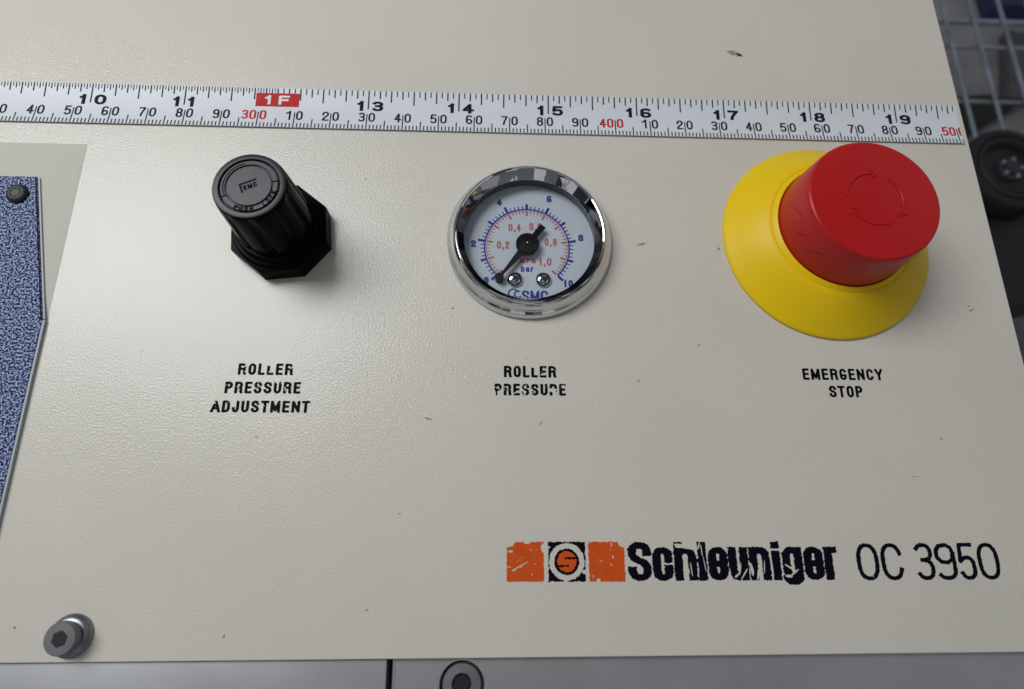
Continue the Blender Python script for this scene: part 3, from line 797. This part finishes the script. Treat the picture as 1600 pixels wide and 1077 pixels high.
# ------------------------------------------------------------------ tape measure lying across the panel
TA = -0.0013; OX, OY = 129.7228, 145.6726; TW = 12.63
tape = empty('tape_measure', (0, 0, 0), 'white steel tape measure blade lying across the panel above the knob and gauge', 'tape measure')
SEND = 275.4 - OX
def tz(v):       # v: 0 at top edge .. TW at the bottom edge; the blade is slightly hollow
    t = (v / TW - .5) * 2
    return .14 + .42 * t * t
def tape_pt(s, v): return (OX + s * math.cos(TA) + v * math.sin(TA), OY + s * math.sin(TA) - v * math.cos(TA))
S0 = -34 - OX
bm = bmesh.new(); NV = 14; rows = []
for s in np.linspace(S0, SEND, 60):
    top, bot = [], []
    for k in range(NV + 1):
        v = TW * k / NV; x, y = tape_pt(s, v)
        top.append(bm.verts.new((x, y, tz(v)))); bot.append(bm.verts.new((x, y, tz(v) - .12)))
    rows.append((top, bot))
for (t0, b0), (t1, b1) in zip(rows, rows[1:]):
    for k in range(NV):
        bm.faces.new((t0[k], t0[k + 1], t1[k + 1], t1[k])); bm.faces.new((b0[k], b1[k], b1[k + 1], b0[k + 1]))
    bm.faces.new((t0[0], t1[0], b1[0], b0[0])); bm.faces.new((t0[NV], b0[NV], b1[NV], t1[NV]))
for t, b in (rows[0], rows[-1]):
    for k in range(NV): bm.faces.new((t[k], b[k], b[k + 1], t[k + 1]))
from_bm('blade', bm, M['tape_white'], tape, smooth=40)

def tape_sheet(name, VP, m, dz=.03, label=None):
    V, P = VP
    me = bpy.data.meshes.new(name); vs = []
    for s, v in V:
        x, y = tape_pt(s, v); vs.append((x * S, y * S, (tz(v) + dz) * S))
    me.from_pydata(vs, [], P); me.update()
    return finish(name, me, M[m], tape, label=label)
V, P = [], []
def tick(s, v0, v1, w):
    n = 3 if abs(v1 - v0) > 2 else 2
    for k in range(n):
        a = v0 + (v1 - v0) * k / n; c = v0 + (v1 - v0) * (k + 1) / n; b = len(V)
        V.extend([(s - w / 2, a), (s + w / 2, a), (s + w / 2, c), (s - w / 2, c)]); P.append((b, b + 1, b + 2, b + 3))
i = 7 * 32
while True:
    inch = i / 32; s = (inch - 14) * 25.4
    if s > SEND - .3: break
    if inch > 12 and i % 2: i += 1; continue
    if s > S0:
        L = 5.9 if i % 32 == 0 else 4.35 if i % 16 == 0 else 3.6 if i % 8 == 0 else 2.55 if i % 4 == 0 else 1.75 if i % 2 == 0 else 1.25
        if abs(inch - 12) < .235: L = min(L, 1.45)
        tick(s, .05, L, .36 if i % 4 == 0 else .30 if i % 2 == 0 else .24)
    i += 1
def smm(m_): return m_ - 225.88 - OX + OX - (OX - 129.7228)
def s_of(m_): return (m_ / 25.4 - 14) * 25.4
for m_ in range(180, 502):
    s = s_of(m_)
    if s < S0 or s > SEND - .2: continue
    L = 5.1 if m_ % 10 == 0 else 3.0 if m_ % 5 == 0 else 1.5
    tick(s, TW - .05, TW - L, .31)
tape_sheet('scale_ticks', (V, P), 'tape_black', .025)
# numerals: built in (s, height) with v measured downwards from the top edge
def tape_text(items, sv, sh, m, label, dz=.03):
    g = .085
    xs = [q[1] for q in items]; x0 = min(xs) - .5; x1 = max(q[1] + q[3] for q in items) + .5
    y0 = min(q[2] for q in items) - .5; y1 = max(q[2] + q[4] for q in items) + .5
    X, Y = np.meshgrid(np.arange(x0, x1, g), np.arange(y0, y1, g), indexing='ij')
    D = glyphs_sdf(items, X, Y, sv, sh)
    D = np.maximum(D, X - (SEND - .15))
    Vv, Pp = field_mesh(D, x0, y0, g)
    if Vv: tape_sheet('numeral', ([(a, -b) for a, b in Vv], Pp), m, dz, label)
for n in (9, 10, 11, 13, 14, 15, 16, 17, 18, 19):
    s = (n - 14) * 25.4; b = -6.45; t = str(n)
    if n == 9: continue
    tape_text([(t[0], s - 3.1, b, 2.15, 3.15), (t[1], s + 1.0 if t[1] != '1' else s + .9, b, 3.2 if t[1] != '1' else 2.15, 3.15)], .98, .68, 'tape_black', 'wide black ' + t)
base = -(TW - 2.55)
for m_ in range(190, 501, 10):
    s = s_of(m_)
    if s < S0 + 4: continue
    r_ = m_ % 100; red = r_ == 0; h = 3.05; w = 1.85
    if red: it = [(str(m_ // 100), s - 4.5, base, w, h), ('0', s - 2.35, base, w, h), ('0', s + .45, base, w, h)]
    else: it = [(str(r_ // 10), s - 2.35, base, w, h), ('0', s + .45, base, w, h)]
    tape_text(it, .52 if not red else .58, .45, 'tape_red' if red else 'tape_black', ('red ' if red else 'black ') + (str(m_) if red else str(r_)))
s12 = -2 * 25.4
bxv = ([(s12 - 5.9, 1.5), (s12 + 6.1, 1.5), (s12 + 6.1, 3.7), (s12 - 5.9, 3.7), (s12 - 5.9, 5.75), (s12 + 6.1, 5.75)], [(0, 1, 2, 3), (3, 2, 5, 4)])
tape_sheet('foot_mark', bxv, 'tape_red', .035, 'red block marked 1F')
tape_text([('1', s12 - 3.4, -5.1, 2.1, 2.85), ('F', s12 + .4, -5.1, 3.0, 2.85)], .8, .6, 'tape_text_white', 'white lettering 1F', .06)

# ------------------------------------------------------------------ things behind the machine, out of focus
shelf = empty('wire_shelf', (750, 570, -450), 'blurred chrome wire shelf beyond the right edge of the panel', 'shelf')
def lo_(v): return (v[0] - 750, v[1] - 570, v[2] + 450)
for x in (640, 678, 715, 752, 791, 829, 868):
    from_bm('wire', bar_bm(lo_((x, 446, -450)), lo_((x, 690, -450)), 2.3), M['wire'], shelf, smooth=60)
for y, r in ((446, 3.2), (521, 2.6), (603, 2.6), (643, 3.8)):
    from_bm('crossbar', bar_bm(lo_((620, y, -455.5)), lo_((900, y, -455.5)), r), M['wire'], shelf, smooth=60)

wh = empty('caster_wheel', (700, 393, -400), 'round black wheel with concentric rings, out of focus beside the panel', 'wheel')
bm = lathe_bm([(47, -25), (49, -20), (49, -4), (47, 0), (40, 1), (38.5, -2), (33, -2.5), (31.5, 0), (30, 0), (28, -6), (14, -7)], 72)
from_bm('tyre', bm, M['rubber'], wh, smooth=35)
bm = lathe_bm([(36.5, -1.5), (35.5, .6), (33.5, .8), (32.8, -1.5)], 72); from_bm('rim', bm, M['dark_wheel'], wh, smooth=35)
bm = lathe_bm([(14, -8), (13, -3), (9, -2), (8, 1), (0, 1.5)], 40); from_bm('hub', bm, M['dark_wheel'], wh, smooth=35)
for k in range(5):
    a = 2 * PI * k / 5; bm = lathe_bm([(2, -3), (2, .4), (0, .6)], 10, centre=(10.6 * math.cos(a), 10.6 * math.sin(a)))
    from_bm('bolt', bm, M['wire'], wh)
bm = prism_bm([(645, 400), (640, 268), (655, 232), (672, 238), (780, 262), (800, 400)], -500, -428, bevel=6, seg=3)
hs = from_bm('equipment_case', bm, M['rubber'], smooth=40)
hs['label'] = 'black equipment case under the round wheel, lower right background'; hs['category'] = 'case'
bm = prism_bm(rect(938, 812, 1300, 1100), -619, -585, bevel=5, seg=2)
nb = from_bm('storage_box', bm, M['navy_box'], smooth=40); nb['label'] = 'dark navy box at the top right corner behind the wire shelf'; nb['category'] = 'box'
bm = prism_bm([(815, 560), (880, 600), (945, 640), (900, 655), (830, 648)], -619, -600, bevel=4, seg=2)
ob = from_bm('dark_bundle', bm, M['olive'], smooth=40); ob['label'] = 'small olive black bundle lying under the wire shelf'; ob['category'] = 'bundle'
bm = prism_bm([(930, 650), (1060, 640), (1080, 760), (960, 780)], -619, -600, bevel=6, seg=2)
gb = from_bm('grey_tray', bm, M['grey_box'], smooth=40); gb['label'] = 'dark grey tray under the right end of the wire shelf'; gb['category'] = 'tray'
